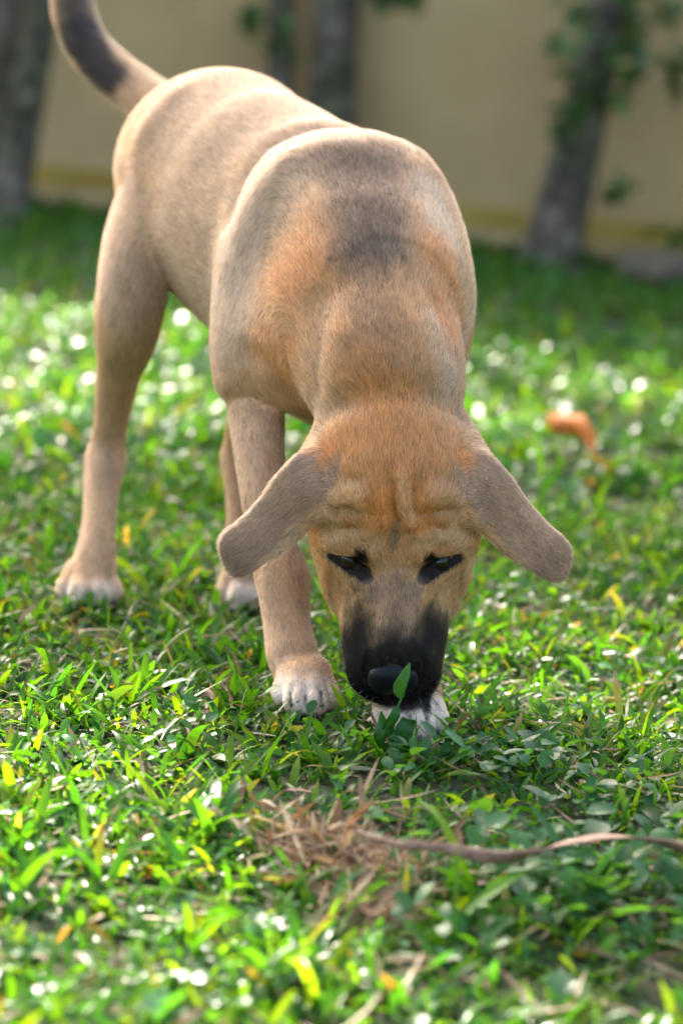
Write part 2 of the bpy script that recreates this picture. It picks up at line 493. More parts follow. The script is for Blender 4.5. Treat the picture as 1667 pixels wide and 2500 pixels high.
# coat colours, with painted crease shade and rim light, laid on as soft patches round lines on the skin
FAWN = (0.385, 0.268, 0.163); CREAM = (0.56, 0.42, 0.30); ORANGE = (0.56, 0.27, 0.085); GREY = (0.15, 0.11, 0.085)
EARC = (0.33, 0.235, 0.175); BLACK = (0.0045, 0.0040, 0.0045); WHITE = (0.74, 0.70, 0.68); PALE = (0.50, 0.42, 0.33)
TAN = (0.405, 0.245, 0.112); TAUPE = (0.20, 0.145, 0.11); FLANK = (0.31, 0.24, 0.17)
COAT = [  # (photo pixels on the skin, inner r, outer r in metres, colour, strength)
    ([(450, 560), (520, 650)], .03, .11, FLANK, .8),
    ([(640, 300), (480, 300)], .03, .09, (0.38, 0.29, 0.215), .7),
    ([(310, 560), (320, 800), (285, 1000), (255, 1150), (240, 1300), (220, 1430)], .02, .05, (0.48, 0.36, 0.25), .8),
    ([(330, 640), (340, 780)], .0, .03, FLANK, .5),
    ([(262, 1060), (258, 1160)], .0, .02, FLANK, .6),
    ([(590, 1100), (600, 1430)], .02, .04, FLANK, .8),
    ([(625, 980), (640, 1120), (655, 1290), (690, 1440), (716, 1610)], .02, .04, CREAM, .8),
    ([(735, 1410), (742, 1490)], .0, .016, FLANK, .6),
    ([(700, 450), (610, 560), (572, 680), (570, 780)], .004, .052, PALE, .65),
    ([(1045, 470), (1085, 580)], .010, .030, PALE, .8),
    ([(870, 760), (910, 900)], .03, .08, TAN, .7),
    ([(745, 630), (690, 710)], .001, .066, ORANGE, .40),
    ([(640, 830), (690, 880)], .006, .034, ORANGE, .42),
    ([(1070, 620), (1092, 720), (1090, 800)], .006, .036, ORANGE, .50),
    ([(560, 250), (690, 290), (800, 330)], .03, .11, (0.31, 0.235, 0.17), .75),
    ([(835, 360), (848, 470), (878, 600)], .004, .038, GREY, .82),
    ([(925, 370), (935, 470), (935, 600)], .004, .036, GREY, .82),
    ([(890, 600), (905, 740), (912, 880)], .002, .038, GREY, .52),
    ([(800, 780), (785, 880), (800, 990)], .002, .03, PALE, .3),
    ([(1060, 800), (1090, 950)], .004, .020, PALE, .5),
    ([(900, 900), (930, 985)], .006, .030, ORANGE, .40),
    # paws
    ([(690, 1690), (760, 1705), (800, 1690)], .006, .022, WHITE, .75),
    ([(940, 1755), (1000, 1770), (1060, 1750)], .010, .026, WHITE, .9),
    ([(165, 1450), (215, 1465), (268, 1450)], .006, .022, WHITE, .8),
    ([(560, 1450), (605, 1455)], .006, .022, WHITE, .8),
    ([(708, 1690), (710, 1722)], .0004, .0026, (0.05, 0.035, 0.03), .9),  # dark slits from here on: shade between the toes painted into the coat
    ([(746, 1698), (748, 1728)], .0004, .0028, (0.04, 0.03, 0.025), .92),
    ([(782, 1688), (786, 1722)], .0004, .0034, (0.04, 0.03, 0.025), .92),
    ([(1000, 1745), (1000, 1785)], .0006, .0036, (0.10, 0.07, 0.06), .8),
    ([(962, 1750), (962, 1780)], .0004, .0030, (0.10, 0.07, 0.06), .8),
    ([(1040, 1745), (1042, 1780)], .0004, .0030, (0.10, 0.07, 0.06), .8),
    # head
    ([(860, 1250), (962, 1270), (1070, 1250), (1110, 1400), (962, 1440), (815, 1400)], .025, .05, TAN, .75),
    ([(870, 1080), (965, 1050), (1050, 1080), (965, 1130)], .008, .044, ORANGE, .66),
    ([(940, 1230), (945, 1265)], .004, .022, ORANGE, .65),
    ([(1030, 1210), (1025, 1270)], .004, .022, ORANGE, .60),
    ([(985, 1180), (988, 1250), (1004, 1278)], .001, .008, (0.52, 0.37, 0.23), .5),  # painted highlight along the central wrinkle ridge
    ([(865, 1212), (825, 1218), (810, 1245)], .001, .014, (0.52, 0.38, 0.24), .55),
    ([(1062, 1215), (1102, 1220), (1118, 1245)], .001, .014, (0.52, 0.38, 0.24), .55),
    ([(800, 1330), (845, 1318), (910, 1334)], .001, .010, (0.54, 0.42, 0.285), .65),
    ([(1128, 1330), (1082, 1318), (1018, 1334)], .001, .010, (0.54, 0.42, 0.285), .65),
    ([(963, 1295), (963, 1345)], .001, .007, GREY, .55),
    ([(966, 1195), (965, 1240), (976, 1282)], .0004, .0036, (0.20, 0.085, 0.03), .60),  # brown lines down the wrinkle grooves: crease shade painted into the coat
    ([(1008, 1185), (1007, 1235), (1018, 1272)], .0004, .0034, (0.22, 0.10, 0.04), .50),
    ([(905, 1240), (930, 1262), (925, 1285)], .0004, .0036, (0.30, 0.12, 0.035), .55),
    ([(1045, 1242), (1030, 1266), (1042, 1288)], .0004, .0036, (0.30, 0.12, 0.035), .55),
    ([(812, 1250), (850, 1246), (888, 1262)], .0004, .0042, (0.20, 0.11, 0.05), .55),
    ([(1118, 1252), (1080, 1248), (1045, 1264)], .0004, .0042, (0.20, 0.11, 0.05), .55),
    ([(850, 1290), (890, 1280), (930, 1296)], .0004, .0036, (0.34, 0.15, 0.05), .5),
    ([(1080, 1290), (1040, 1282), (1000, 1298)], .0004, .0036, (0.34, 0.15, 0.05), .5),
    ([(808, 1348), (850, 1336), (900, 1340)], .0003, .0028, (0.26, 0.14, 0.06), .5),  # fold shade under the brows, painted as thin dark lines
    ([(1122, 1350), (1080, 1338), (1030, 1342)], .0003, .0028, (0.26, 0.14, 0.06), .5),
    ([(785, 1400), (800, 1470)], .004, .016, (0.56, 0.42, 0.26), .6),
    ([(1140, 1400), (1122, 1470)], .004, .016, (0.56, 0.42, 0.26), .6),
    ([(962, 1450), (962, 1540)], .004, .030, TAUPE, .70),
    ([(852, 1590), (858, 1640)], .006, .030, BLACK, .97),
    ([(1074, 1575), (1066, 1640)], .006, .030, BLACK, .97),
    ([(876, 1545), (884, 1600), (900, 1690)], .005, .026, BLACK, .97),
    ([(1046, 1535), (1042, 1600), (1026, 1690)], .005, .026, BLACK, .97),
    ([(925, 1620), (962, 1605), (1000, 1620), (962, 1680)], .010, .030, BLACK, .98),
    ([(890, 1694), (962, 1702), (1032, 1694)], .010, .016, BLACK, .98),
    # eyes
    ([(811, 1361), (843, 1386), (872, 1402), (900, 1417)], .0030, .0064, BLACK, .98),
    ([(1117, 1364), (1090, 1386), (1059, 1402), (1031, 1417)], .0030, .0064, BLACK, .98),
    ([(828, 1366), (858, 1370), (890, 1368)], .0020, .0052, BLACK, .96),
    ([(1102, 1368), (1072, 1372), (1040, 1370)], .0020, .0052, BLACK, .96),
    ([(888, 1368), (890, 1390), (899, 1412)], .0034, .0076, BLACK, .96),
    ([(1041, 1370), (1040, 1391), (1031, 1413)], .0034, .0076, BLACK, .96),
    ([(845, 1377), (868, 1380), (885, 1392)], .0030, .0062, BLACK, .98),
    ([(1086, 1379), (1062, 1382), (1045, 1392)], .0030, .0062, BLACK, .98),
    ([(908, 1430), (915, 1465)], .001, .011, TAUPE, .6),
    ([(1020, 1430), (1014, 1465)], .001, .011, TAUPE, .6),
    # ears
    ([(762, 1158), (745, 1180), (690, 1225), (620, 1310), (572, 1365)], .018, .024, EARC, .96),
    ([(1172, 1158), (1188, 1180), (1245, 1235), (1310, 1310), (1368, 1375)], .018, .024, EARC, .96),
    ([(680, 1165), (610, 1262), (548, 1310)], .001, .010, CREAM, .35), ([(1225, 1155), (1300, 1255), (1385, 1335)], .001, .010, CREAM, .30),  # paler upper ear edges: rim light painted into the coat
    ([(600, 1370), (560, 1340)], .004, .022, (0.20, 0.14, 0.105), .45), ([(1335, 1385), (1375, 1360)], .004, .022, (0.20, 0.14, 0.105), .45),
    ([(803, 1112)], .002, .014, ORANGE, .7), ([(1128, 1118)], .002, .014, ORANGE, .7),
    # tail
    ([(205, 110), (245, 150), (285, 200)], .010, .026, (0.02, 0.019, 0.024), .95),
    ([(180, 20), (200, 90)], .008, .026, (0.06, 0.055, 0.06), .8),
]
_h = hits([p for c in COAT for p in c[0]]); _k = 0; COATP = []
for c in COAT:
    COATP.append(_h[_k:_k + len(c[0])]); _k += len(c[0])
def coat(p):
    col = np.tile(np.array(FAWN), (len(p), 1))
    wob = 1 + 0.18 * waves(p, 90, 3) + 0.14 * waves(p, 260, 4) + 0.10 * waves(p, 700, 6)
    for c, pts in zip(COAT, COATP):
        cc = pts.mean(0); rb = np.linalg.norm(pts - cc, axis=1).max() + c[2] * 1.6
        mk = ((p - cc) ** 2).sum(1) < rb * rb
        if not mk.any(): continue
        w = c[4] * (1 - sstep(c[1], c[2], polydist(p[mk], pts) * wob[mk]))
        col[mk] += (np.array(c[3]) - col[mk]) * w[:, None]
    # white socks low on every leg, black lower lip
    col = col * np.array([1.66, 1.42, 1.13]) * (1 + 0.07 * waves(p, 420, 8) + 0.05 * waves(p, 60, 9))[:, None]
    mx = col.max(1, keepdims=True)
    return col * np.where(mx > 0.55, (0.55 + 0.30 * np.tanh((mx - 0.55) / 0.4)) / mx, 1.0)

dog = empty("dog", (float(G(800, 1600)[0]), 2.25, 0.0))
tag(dog, "tan puppy with black muzzle and floppy grey ears sniffing the grass", "dog")

msk = Mat("dog_skin")
a_ = msk.attr("coat"); msk.base(msk.mix(0.10, a_.outputs["Color"], (0.10, 0.07, 0.06)), 0.75, 0.15)
body = mesh_obj("body", DV, DF, msk.m, dog)
ca = body.data.attributes.new("coat", 'FLOAT_COLOR', 'POINT')
DN = vnormals(DV, DF)
dc = coat(DV)
ca.data.foreach_set("color", np.concatenate([dc, np.ones((len(dc), 1))], 1).astype(np.float32).ravel())

# fur
def flow_at(p, n):
    """hair direction: blend of the directions carried by the nearest shapes"""
    acc = np.zeros_like(p); blo = p.min(0); bhi = p.max(0)
    for q in PR:
        if q.flow is None: continue
        R = q.rb + 0.02
        mk = ((p - q.c) ** 2).sum(1) < R * R
        if not mk.any(): continue
        w = np.exp(-np.clip(q.fn(p[mk]), 0, 1) / 0.006)
        acc[mk] += w[:, None] * q.flow
    # hair sweeps outwards from the middle of the face
    acc -= (acc * n).sum(1, keepdims=True) * n
    return norm(acc)

tri = np.concatenate([DF[:, [0, 1, 2]], DF[:, [0, 2, 3]]])
ta = DV[tri]; area = np.linalg.norm(np.cross(ta[:, 1] - ta[:, 0], ta[:, 2] - ta[:, 0]), axis=1) / 2
tc = ta.mean(1); tn = norm(DN[tri].mean(1))
facing = (tn * norm(CAM - tc)).sum(1)
headc = P(963, 1330, 2.12)
wgt = area * np.where(facing > -0.25, 1.0, 0.35) * (1 + 1.3 * (np.linalg.norm(tc - headc, axis=1) < 0.14))
NH = 620000
ti = rng.choice(len(tri), NH, p=wgt / wgt.sum())
u = rng.random((NH, 1)); v = rng.random((NH, 1)); sw = (u + v) > 1
u = np.where(sw, 1 - u, u); v = np.where(sw, 1 - v, v)
root = ta[ti, 0] * (1 - u - v) + ta[ti, 1] * u + ta[ti, 2] * v
rn = norm(DN[tri[ti, 0]] * (1 - u - v) + DN[tri[ti, 1]] * u + DN[tri[ti, 2]] * v)
fl = flow_at(root, rn)
cl = np.stack([waves(root, 160, 11), waves(root, 160, 12), waves(root, 160, 13)], 1)
fl = norm(fl + cl * 0.07 + rng.normal(size=(NH, 3)) * 0.13)
fl = norm(fl - (fl * rn).sum(1, keepdims=True) * rn)
col = coat(root)
# length of the coat by region
LENB = [([(962, 1560), (962, 1660)], .03, .07, .0032), ([(962, 1380)], .05, .075, .0055), ([(745, 1170), (572, 1365)], .022, .032, .0042),
        ([(1188, 1170), (1368, 1375)], .022, .032, .0042), ([(690, 1440), (740, 1690)], .03, .06, .0050), ([(655, 1290), (625, 980)], .03, .05, .0065), ([(945, 1755), (1060, 1755)], .03, .05, .0026), ([(690, 1695), (800, 1695)], .022, .045, .0026),
        ([(260, 1150), (220, 1450)], .03, .06, .0060), ([(178, 10), (330, 220)], .03, .06, .016),
        ([(803, 1351), (850, 1384), (902, 1420)], .0042, .0090, .0012), ([(1124, 1354), (1078, 1386), (1028, 1422)], .0042, .0090, .0012)]
ln = np.full(NH, 0.0078)
_h = hits([p for c in LENB for p in c[0]]); _k = 0
for pts, r0, r1, L in LENB:
    ln += (L - ln) * (1 - sstep(r0, r1, polydist(root, _h[_k:_k + len(pts)]))); _k += len(pts)
ln *= rng.uniform(0.65, 1.25, NH)
nose_c = hits([(960, 1654)])[0]
keepf = (np.linalg.norm((root - nose_c) / np.array([1, 1, 1]), axis=1) > 0.0098) & (root[:, 2] > 0.002)
root, rn, fl, col, ln = root[keepf], rn[keepf], fl[keepf], col[keepf], ln[keepf]; NH = len(root)
lift = rng.uniform(0.13, 0.36, NH)[:, None]
d0 = norm(fl + rn * lift * 1.3)
d1 = norm(fl + rn * lift * 0.45 + rng.normal(size=(NH, 3)) * 0.06)
pts = np.stack([root - rn * 0.0006, root + d0 * (ln * 0.38)[:, None], root + d0 * (ln * 0.38)[:, None] + norm(d0 + d1) * (ln * 0.33)[:, None],
                root + d0 * (ln * 0.38)[:, None] + norm(d0 + d1) * (ln * 0.33)[:, None] + d1 * (ln * 0.33)[:, None]], 1)
jit = np.exp(rng.normal(0, 0.16, NH))[:, None]
lum = col.mean(1, keepdims=True)
clump = 0.5 + 0.5 * waves(root, 330, 17)[:, None]
dark = (rng.random((NH, 1)) < (0.06 + 0.16 * clump) + 0.30 * np.clip((0.32 - lum) / 0.2, 0, 1)) & (lum > 0.05)
col = col * jit
col = np.where(dark, col * 0.45, col)
tipf = np.array([0.85, 0.95, 1.03, 1.10])
hc = np.clip(col[:, None, :] * tipf[None, :, None], 0.002, 0.85)
hair = bpy.data.hair_curves.new("fur")
hair.add_curves([4] * NH)
hair.attributes["position"].data.foreach_set("vector", pts.astype(np.float32).ravel())
ra = hair.attributes.new("radius", 'FLOAT', 'POINT')
ra.data.foreach_set("value", (np.tile(np.array([0.00011, 0.00012, 0.00009, 0.00002], np.float32), NH)))
hca = hair.attributes.new("coat", 'FLOAT_COLOR', 'POINT')
hca.data.foreach_set("color", np.concatenate([hc.reshape(-1, 3), np.ones((NH * 4, 1))], 1).astype(np.float32).ravel())
mf = Mat("dog_fur"); mf.N.remove(mf.b)
at = mf.attr("coat")
df = mf.n("ShaderNodeBsdfDiffuse"); tr = mf.n("ShaderNodeBsdfTranslucent"); hb = mf.n("ShaderNodeBsdfHairPrincipled", model='CHIANG', parametrization='COLOR')
hb.inputs["Roughness"].default_value = 0.38; hb.inputs["Radial Roughness"].default_value = 0.6
for x in (df, tr, hb): mf.L.new(at.outputs["Color"], x.inputs["Color"])
m1 = mf.n("ShaderNodeMixShader"); m1.inputs[0].default_value = 0.30
mf.L.new(df.outputs[0], m1.inputs[1]); mf.L.new(tr.outputs[0], m1.inputs[2])
m2 = mf.n("ShaderNodeMixShader"); m2.inputs[0].default_value = 0.30
mf.L.new(m1.outputs[0], m2.inputs[1]); mf.L.new(hb.outputs[0], m2.inputs[2])
mf.L.new(m2.outputs[0], mf.out.inputs[0])
hair.materials.append(mf.m)
fur = link(bpy.data.objects.new("fur", hair), dog)
scene.cycles_curves.shape = 'RIBBONS'; scene.cycles_curves.subdivisions = 1

# eyes, nose, claws, whiskers
def uv_sphere(r, nu=24, nv=14):
    V = []; Fc = []
    for i in range(nv + 1):
        th = math.pi * i / nv
        for j in range(nu):
            ph = 2 * math.pi * j / nu; V.append((r * math.sin(th) * math.cos(ph), r * math.sin(th) * math.sin(ph), r * math.cos(th)))
    for i in range(nv):
        for j in range(nu): Fc.append((i * nu + j, (i + 1) * nu + j, (i + 1) * nu + (j + 1) % nu, i * nu + (j + 1) % nu))
    return np.array(V), np.array(Fc)
me_ = Mat("eye_wet"); eo = me_.obj()
gr = me_.n("ShaderNodeTexGradient", gradient_type='SPHERICAL')
me_.base((0.012, 0.007, 0.004), 0.05, 0.24); me_.N.remove(gr)
for (ex, ey) in ((866, 1388), (1064, 1391)):
    c = hits([(ex, ey)])[0] + UPV * 0.0060
    V, Fc = uv_sphere(0.0112)
    cc = c + FWD * 0.0098
    mesh_obj("eye", V + cc, Fc, me_.m, dog)

# nose leather
NP = []
_save = PR; PR = NP
nn = norm(-FWD * 0.80 - UPV * 0.60); nd = norm(-UPV * 0.80 + FWD * 0.60)
NF = np.array([nd, RGT, nn])
nc = nose_c + FWD * 0.0072
ell(nc, NF, (0.0138, 0.0184, 0.0108), 0.004)
ell(nc + nd * 0.006 + RGT * 0.0085, NF, (0.0085, 0.0090, 0.0080), 0.005)
ell(nc + nd * 0.006 - RGT * 0.0085, NF, (0.0085, 0.0090, 0.0080), 0.005)
for s_ in (-1, 1):
    cone(nc + nd * 0.0115 + RGT * s_ * 0.0075 + nn * 0.006, 0.0026, nc + nd * 0.0085 + RGT * s_ * 0.0165 + nn * 0.003, 0.0016, 0.002, op='s')
cone(nc + nd * 0.016 + nn * 0.004, 0.0010, nc + nd * 0.006 + nn * 0.0108, 0.0006, 0.003, op='s')
_sv = STROKES; STROKES = []
NV_, NFc = polygonise(nc - 0.03, nc + 0.03, 0.0009, sdf)
PR = _save; STROKES = _sv
mn = Mat("nose_leather"); mn.base((0.005, 0.005, 0.006), 0.42, 0.16)
vo = mn.n("ShaderNodeTexVoronoi"); vo.inputs["Scale"].default_value = 900; mn.L.new(mn.obj(), vo.inputs["Vector"])
mn.bump(vo.outputs[0], 0.25, 0.0004)
mesh_obj("nose", NV_, NFc, mn.m, dog)

mc = Mat("claw_horn").base((0.035, 0.025, 0.022), 0.35).m
def claw_mesh():
    V = []; Fc = []; ns, nr = 7, 6
    for i in range(nr):
        t = i / (nr - 1); r = 0.0030 * (1 - t) ** 0.7 + 0.0002
        for j in range(ns):
            a = 2 * math.pi * j / ns
            V.append((r * 0.8 * math.cos(a), r * math.sin(a) - 0.004 * t * t, 0.012 * t))
    for i in range(nr - 1):
        for j in range(ns): Fc.append((i * ns + j, i * ns + (j + 1) % ns, (i + 1) * ns + (j + 1) % ns, (i + 1) * ns + j))
    return V, Fc
V, Fc = claw_mesh(); claw_me = None
for (c, d, r) in CLAWS:
    z = Vector(d); M = z.to_track_quat('Z', 'Y').to_matrix().to_4x4(); M.translation = Vector(c)
    if claw_me is None:
        o = mesh_obj("claw", V, Fc, mc, dog); claw_me = o.data
    else:
        o = link(bpy.data.objects.new("claw", claw_me), dog)
    o.matrix_parent_inverse = Matrix.Identity(4)
    o.matrix_basis = Matrix.Translation(-dog.location) @ M

wk = [(845, 1600, -1), (850, 1630, -1), (858, 1650, -1), (868, 1668, -1), (846, 1575, -1), (885, 1685, -1), (1082, 1590, 1), (1078, 1620, 1), (1072, 1645, 1), (1062, 1664, 1), (1085, 1560, 1), (1050, 1680, 1), (1040, 1690, 1), (900, 1697, -1), (915, 1700, -1), (1020, 1698, 1)]
WH = np.array([w[:2] for w in wk], float); hp = hits(WH); wp = []
for (x, y, s_), h in zip(wk, hp):
    f = min(1.0, abs(x - 962) / 110)
    d = norm(RGT * s_ * (0.25 + f) - UPV * (0.35 + 0.9 * (1 - f)) - FWD * 0.25 + rng.normal(size=3) * 0.15)
    L = rng.uniform(0.018, 0.034) * (0.45 + 0.55 * f)
    for t in np.linspace(0, 1, 6): wp.append(h + d * L * t - UP * 0.006 * t * t)
wc = bpy.data.hair_curves.new("whiskers"); wc.add_curves([6] * len(wk))
wc.attributes["position"].data.foreach_set("vector", np.array(wp, np.float32).ravel())
wr = wc.attributes.new("radius", 'FLOAT', 'POINT')
wr.data.foreach_set("value", np.tile(np.array([.00030, .00028, .00024, .00018, .00012, .00005], np.float32), len(wk)))
wc.materials.append(Mat("whisker_hair").base((0.01, 0.01, 0.01), 0.4).m)
link(bpy.data.objects.new("whiskers", wc), dog)

# ------------------------------------------------------------------ ground, wall
def ground_z(x, y):
    p = np.stack([x, y, np.zeros_like(x)], 1)
    return 0.006 * waves(p, 9, 21) + 0.003 * waves(p, 30, 22) - 0.006

gx = np.concatenate([[-120, -40, -12, -5], np.linspace(-2.4, 2.4, 97), [5, 12, 40, 120]])
gy = np.concatenate([[-120, -40, -10, -3], np.linspace(0.6, 7.0, 129), [10, 20, 50, 150]])
GX, GY = np.meshgrid(gx, gy, indexing='ij')
gz = ground_z(GX.ravel(), GY.ravel())
gv = np.stack([GX.ravel(), GY.ravel(), gz], 1)
ni, nj = len(gx), len(gy)
ij = np.arange((ni - 1) * (nj - 1)); i_, j_ = ij // (nj - 1), ij % (nj - 1)
gf = np.stack([i_ * nj + j_, (i_ + 1) * nj + j_, (i_ + 1) * nj + j_ + 1, i_ * nj + j_ + 1], 1)
mg = Mat("soil_and_thatch"); oc = mg.obj()
c1 = mg.ramp(mg.noise(55, 6, 0.65, oc), [(0.30, (0.018, 0.016, 0.009)), (0.52, (0.045, 0.040, 0.020)), (0.70, (0.11, 0.085, 0.05))])
c2 = mg.ramp(mg.noise(9, 4, 0.6, oc), [(0.35, (0.03, 0.055, 0.015)), (0.65, (0.06, 0.06, 0.03))])
mg.base(mg.mix(0.5, c1, c2), 0.95, 0.2); mg.bump(mg.noise(160, 5, 0.7, oc), 0.8, 0.01)
tag(mesh_obj("ground", gv, gf, mg.m), kind="structure")

# plastered wall with a yellow band near its foot
WA, WB = G(150, 492), G(1250, 603); WA[2] = WB[2] = 0
wd = norm(WB - WA); wnrm = norm(np.cross(wd, UP))                 # towards the camera
if wnrm[1] > 0: wnrm = -wnrm
WMID = WA + wd * 0.5; WALL_H = 1.28
wall = empty("garden_wall", tuple(WMID))
tag(wall, "tan plastered garden wall with a yellow band along its foot", "wall")
def wall_box(name, z0, z1, proud, mat, back=0.16, seg=1):
    V = []; Fc = []
    a = WMID - wd * 7; b = WMID + wd * 7
    for (p, z) in ((a, z0), (b, z0), (b, z1), (a, z1)):
        V.append(p + wnrm * proud + UP * z)
    for (p, z) in ((a, z0), (b, z0), (b, z1), (a, z1)):
        V.append(p - wnrm * back + UP * z)
    Fc = [(0, 1, 2, 3), (5, 4, 7, 6), (3, 2, 6, 7), (4, 5, 1, 0), (1, 5, 6, 2), (4, 0, 3, 7)]
    return mesh_obj(name, V, Fc, mat, wall, smooth=False)
mw = Mat("tan_plaster"); oc = mw.obj()
c = mw.ramp(mw.noise(1.1, 5, 0.6, oc), [(0.3, (0.31, 0.195, 0.080)), (0.7, (0.47, 0.31, 0.14))])
st = mw.ramp(mw.noise(3.0, 6, 0.7, oc), [(0.42, (1, 1, 1)), (0.66, (0.72, 0.70, 0.64))])
mw.base(mw.mix(0.6, c, st, 'MULTIPLY'), 0.9, 0.2); mw.bump(mw.noise(45, 5, 0.6, oc), 0.4, 0.006)
my = Mat("yellow_paint"); oc = my.obj()
my.base(my.ramp(my.noise(6, 5, 0.6, oc), [(0.35, (0.27, 0.165, 0.022)), (0.7, (0.38, 0.25, 0.045))]), 0.75, 0.3)
mcop = Mat("coping_cement"); mcop.base((0.30, 0.27, 0.23), 0.9, 0.2)
wall_box("plaster_face", 0.075, WALL_H, 0.0, mw.m)
wall_box("yellow_band", 0.033, 0.075, 0.006, my.m)
wall_box("plinth", -0.05, 0.033, 0.003, mw.m)
wall_box("coping", WALL_H, WALL_H + 0.06, 0.03, mcop.m, 0.19)

# ------------------------------------------------------------------ leaf blades, as one builder
def blades(base, az, th0, dth, length, width, col, tipcol, seg=5, across=3, fold=0.25, roll=None, prof=None, sway=None):
    """arching leaves; returns vertices, quads, colours"""
    n = len(base)
    t = np.linspace(0, 1, seg + 1)
    th = th0[:, None] + dth[:, None] * t[None] ** 1.3
    hx = np.sin(th); hz = np.cos(th)
    ds = (length / seg)[:, None]
    cx = np.concatenate([np.zeros((n, 1)), np.cumsum((hx[:, 1:] + hx[:, :-1]) * 0.5 * ds, 1)], 1)
    cz = np.concatenate([np.zeros((n, 1)), np.cumsum((hz[:, 1:] + hz[:, :-1]) * 0.5 * ds, 1)], 1)
    ca_, sa_ = np.cos(az)[:, None], np.sin(az)[:, None]
    ctr = base[:, None, :] + np.stack([cx * ca_, cx * sa_, cz], -1)
    side = np.stack([-sa_ * np.ones_like(t), ca_ * np.ones_like(t), np.zeros((n, seg + 1))], -1)
    if sway is not None:
        ctr = ctr + side * (sway[:, None] * length[:, None] * t[None] ** 2)[..., None]
    nor = np.stack([-hz * ca_, -hz * sa_, hx], -1)               # upper face of the blade
    rl = (np.zeros(n) if roll is None else roll)[:, None] * (0.3 + t[None])
    cr, sr = np.cos(rl)[..., None], np.sin(rl)[..., None]
    side, nor = side * cr + nor * sr, nor * cr - side * sr
    if prof is None:
        prof = np.interp(t, [0, .12, .35, .7, .88, 1], [.55, .85, 1, .88, .55, .04])
    w = width[:, None] * prof[None] * 0.5
    cols = []
    us = np.linspace(-1, 1, across)
    vs = np.stack([ctr + side * (w * u_)[..., None] + nor * (w * abs(u_) * fold)[..., None] for u_ in us], 2)  # n, seg+1, across, 3
    V = vs.reshape(-1, 3)
    k = np.arange(n)[:, None, None] * (seg + 1) * across + np.arange(seg)[None, :, None] * across + np.arange(across - 1)[None, None, :]
    k = k.reshape(-1)
    Fq = np.stack([k, k + 1, k + across + 1, k + across], 1)
    cc = col[:, None, :] * (1 - t[None, :, None] ** 2) + tipcol[:, None, :] * t[None, :, None] ** 2
    C = np.repeat(cc[:, :, None, :], across, 2).reshape(-1, 3)
    return V, Fq, C

def joined(name, parts, mat, parent=None):
    off = 0; Vs, Fs, Cs = [], [], []
    for V, Fq, C in parts:
        Vs.append(V); Fs.append(Fq + off); Cs.append(C); off += len(V)
    o = mesh_obj(name, np.concatenate(Vs), np.concatenate(Fs), mat, parent)
    a = o.data.attributes.new("tint", 'FLOAT_COLOR', 'POINT'); C = np.concatenate(Cs)
    a.data.foreach_set("color", np.concatenate([C, np.ones((len(C), 1))], 1).astype(np.float32).ravel())
    return o

def leaf_material(name, trans=0.45, rough=0.34, spec=0.6, tcol=(1.35, 1.25, 0.45)):
    m = Mat(name); at = m.attr("tint"); oc = m.obj()
    var = m.ramp(m.noise(220, 3, 0.6, oc), [(0.3, (0.82, 0.82, 0.80)), (0.7, (1.14, 1.12, 1.05))])
    c = m.mix(1.0, at.outputs["Color"], var, 'MULTIPLY')
    m.base(c, rough, spec)
    tr = m.n("ShaderNodeBsdfTranslucent")
    tc = m.mix(1.0, c, tcol, 'MULTIPLY')
    m.L.new(tc, tr.inputs["Color"])
    mx = m.n("ShaderNodeMixShader"); mx.inputs[0].default_value = trans
    m.L.new(m.b.outputs[0], mx.inputs[1]); m.L.new(tr.outputs[0], mx.inputs[2]); m.L.new(mx.outputs[0], m.out.inputs[0])
    m.bump(m.noise(500, 2, 0.5, oc), 0.12, 0.002)
    return m.m
mgrass = leaf_material("grass_leaf", 0.52, 0.32, 0.20, (2.1, 1.75, 0.3))
mdry = leaf_material("dry_leaf", 0.30, 0.6, 0.3, (1.1, 1.0, 0.8))

# ------------------------------------------------------------------ the lawn
def G2(px, py): return G(px, py)[:2]
DRY = [(G2(820, 2095), 0.033), (G2(930, 2150), 0.030), (G2(880, 2230), 0.018)]
def dryness(xy):
    d = np.zeros(len(xy))
    for c, r in DRY: d = np.maximum(d, np.exp(-((xy - c) ** 2).sum(1) / r ** 2))
    return d
LUSH = [(G2(1250, 1900), 0.12), (G2(1480, 2250), 0.10)]
def greens(n, dry=0.0):
    base = np.array([(0.030, 0.110, 0.012), (0.044, 0.138, 0.013), (0.068, 0.160, 0.012), (0.022, 0.094, 0.022), (0.094, 0.172, 0.012)])
    c = base[rng.choice(5, n, p=[.28, .28, .17, .19, .08])] * np.exp(rng.normal(0, 0.16, (n, 1)))
    return c
def straws(n):
    base = np.array([(0.27, 0.17, 0.095), (0.20, 0.11, 0.06), (0.42, 0.33, 0.20), (0.26, 0.13, 0.06)])
    return base[rng.choice(4, n, p=[.4, .25, .25, .1])] * np.exp(rng.normal(0, 0.2, (n, 1)))

def foot_clear(xy):
    """paws press the grass down"""
    m_ = np.ones(len(xy))
    for (px, py, r) in ((740, 1715, .040), (755, 1785, .036), (995, 1770, .040), (990, 1830, .040), (215, 1460, .044), (215, 1530, .03), (600, 1455, .042), (600, 1520, .03)):
        c = G2(px, py); m_ = np.minimum(m_, np.clip(((xy - c) ** 2).sum(1) / r ** 2, 0, 1))
    return m_

def scatter(n, x0, x1, y0, y1):
    return np.stack([rng.uniform(x0, x1, n), rng.uniform(y0, y1, n)], 1)
def z_of(xy): return ground_z(xy[:, 0].copy(), xy[:, 1].copy())

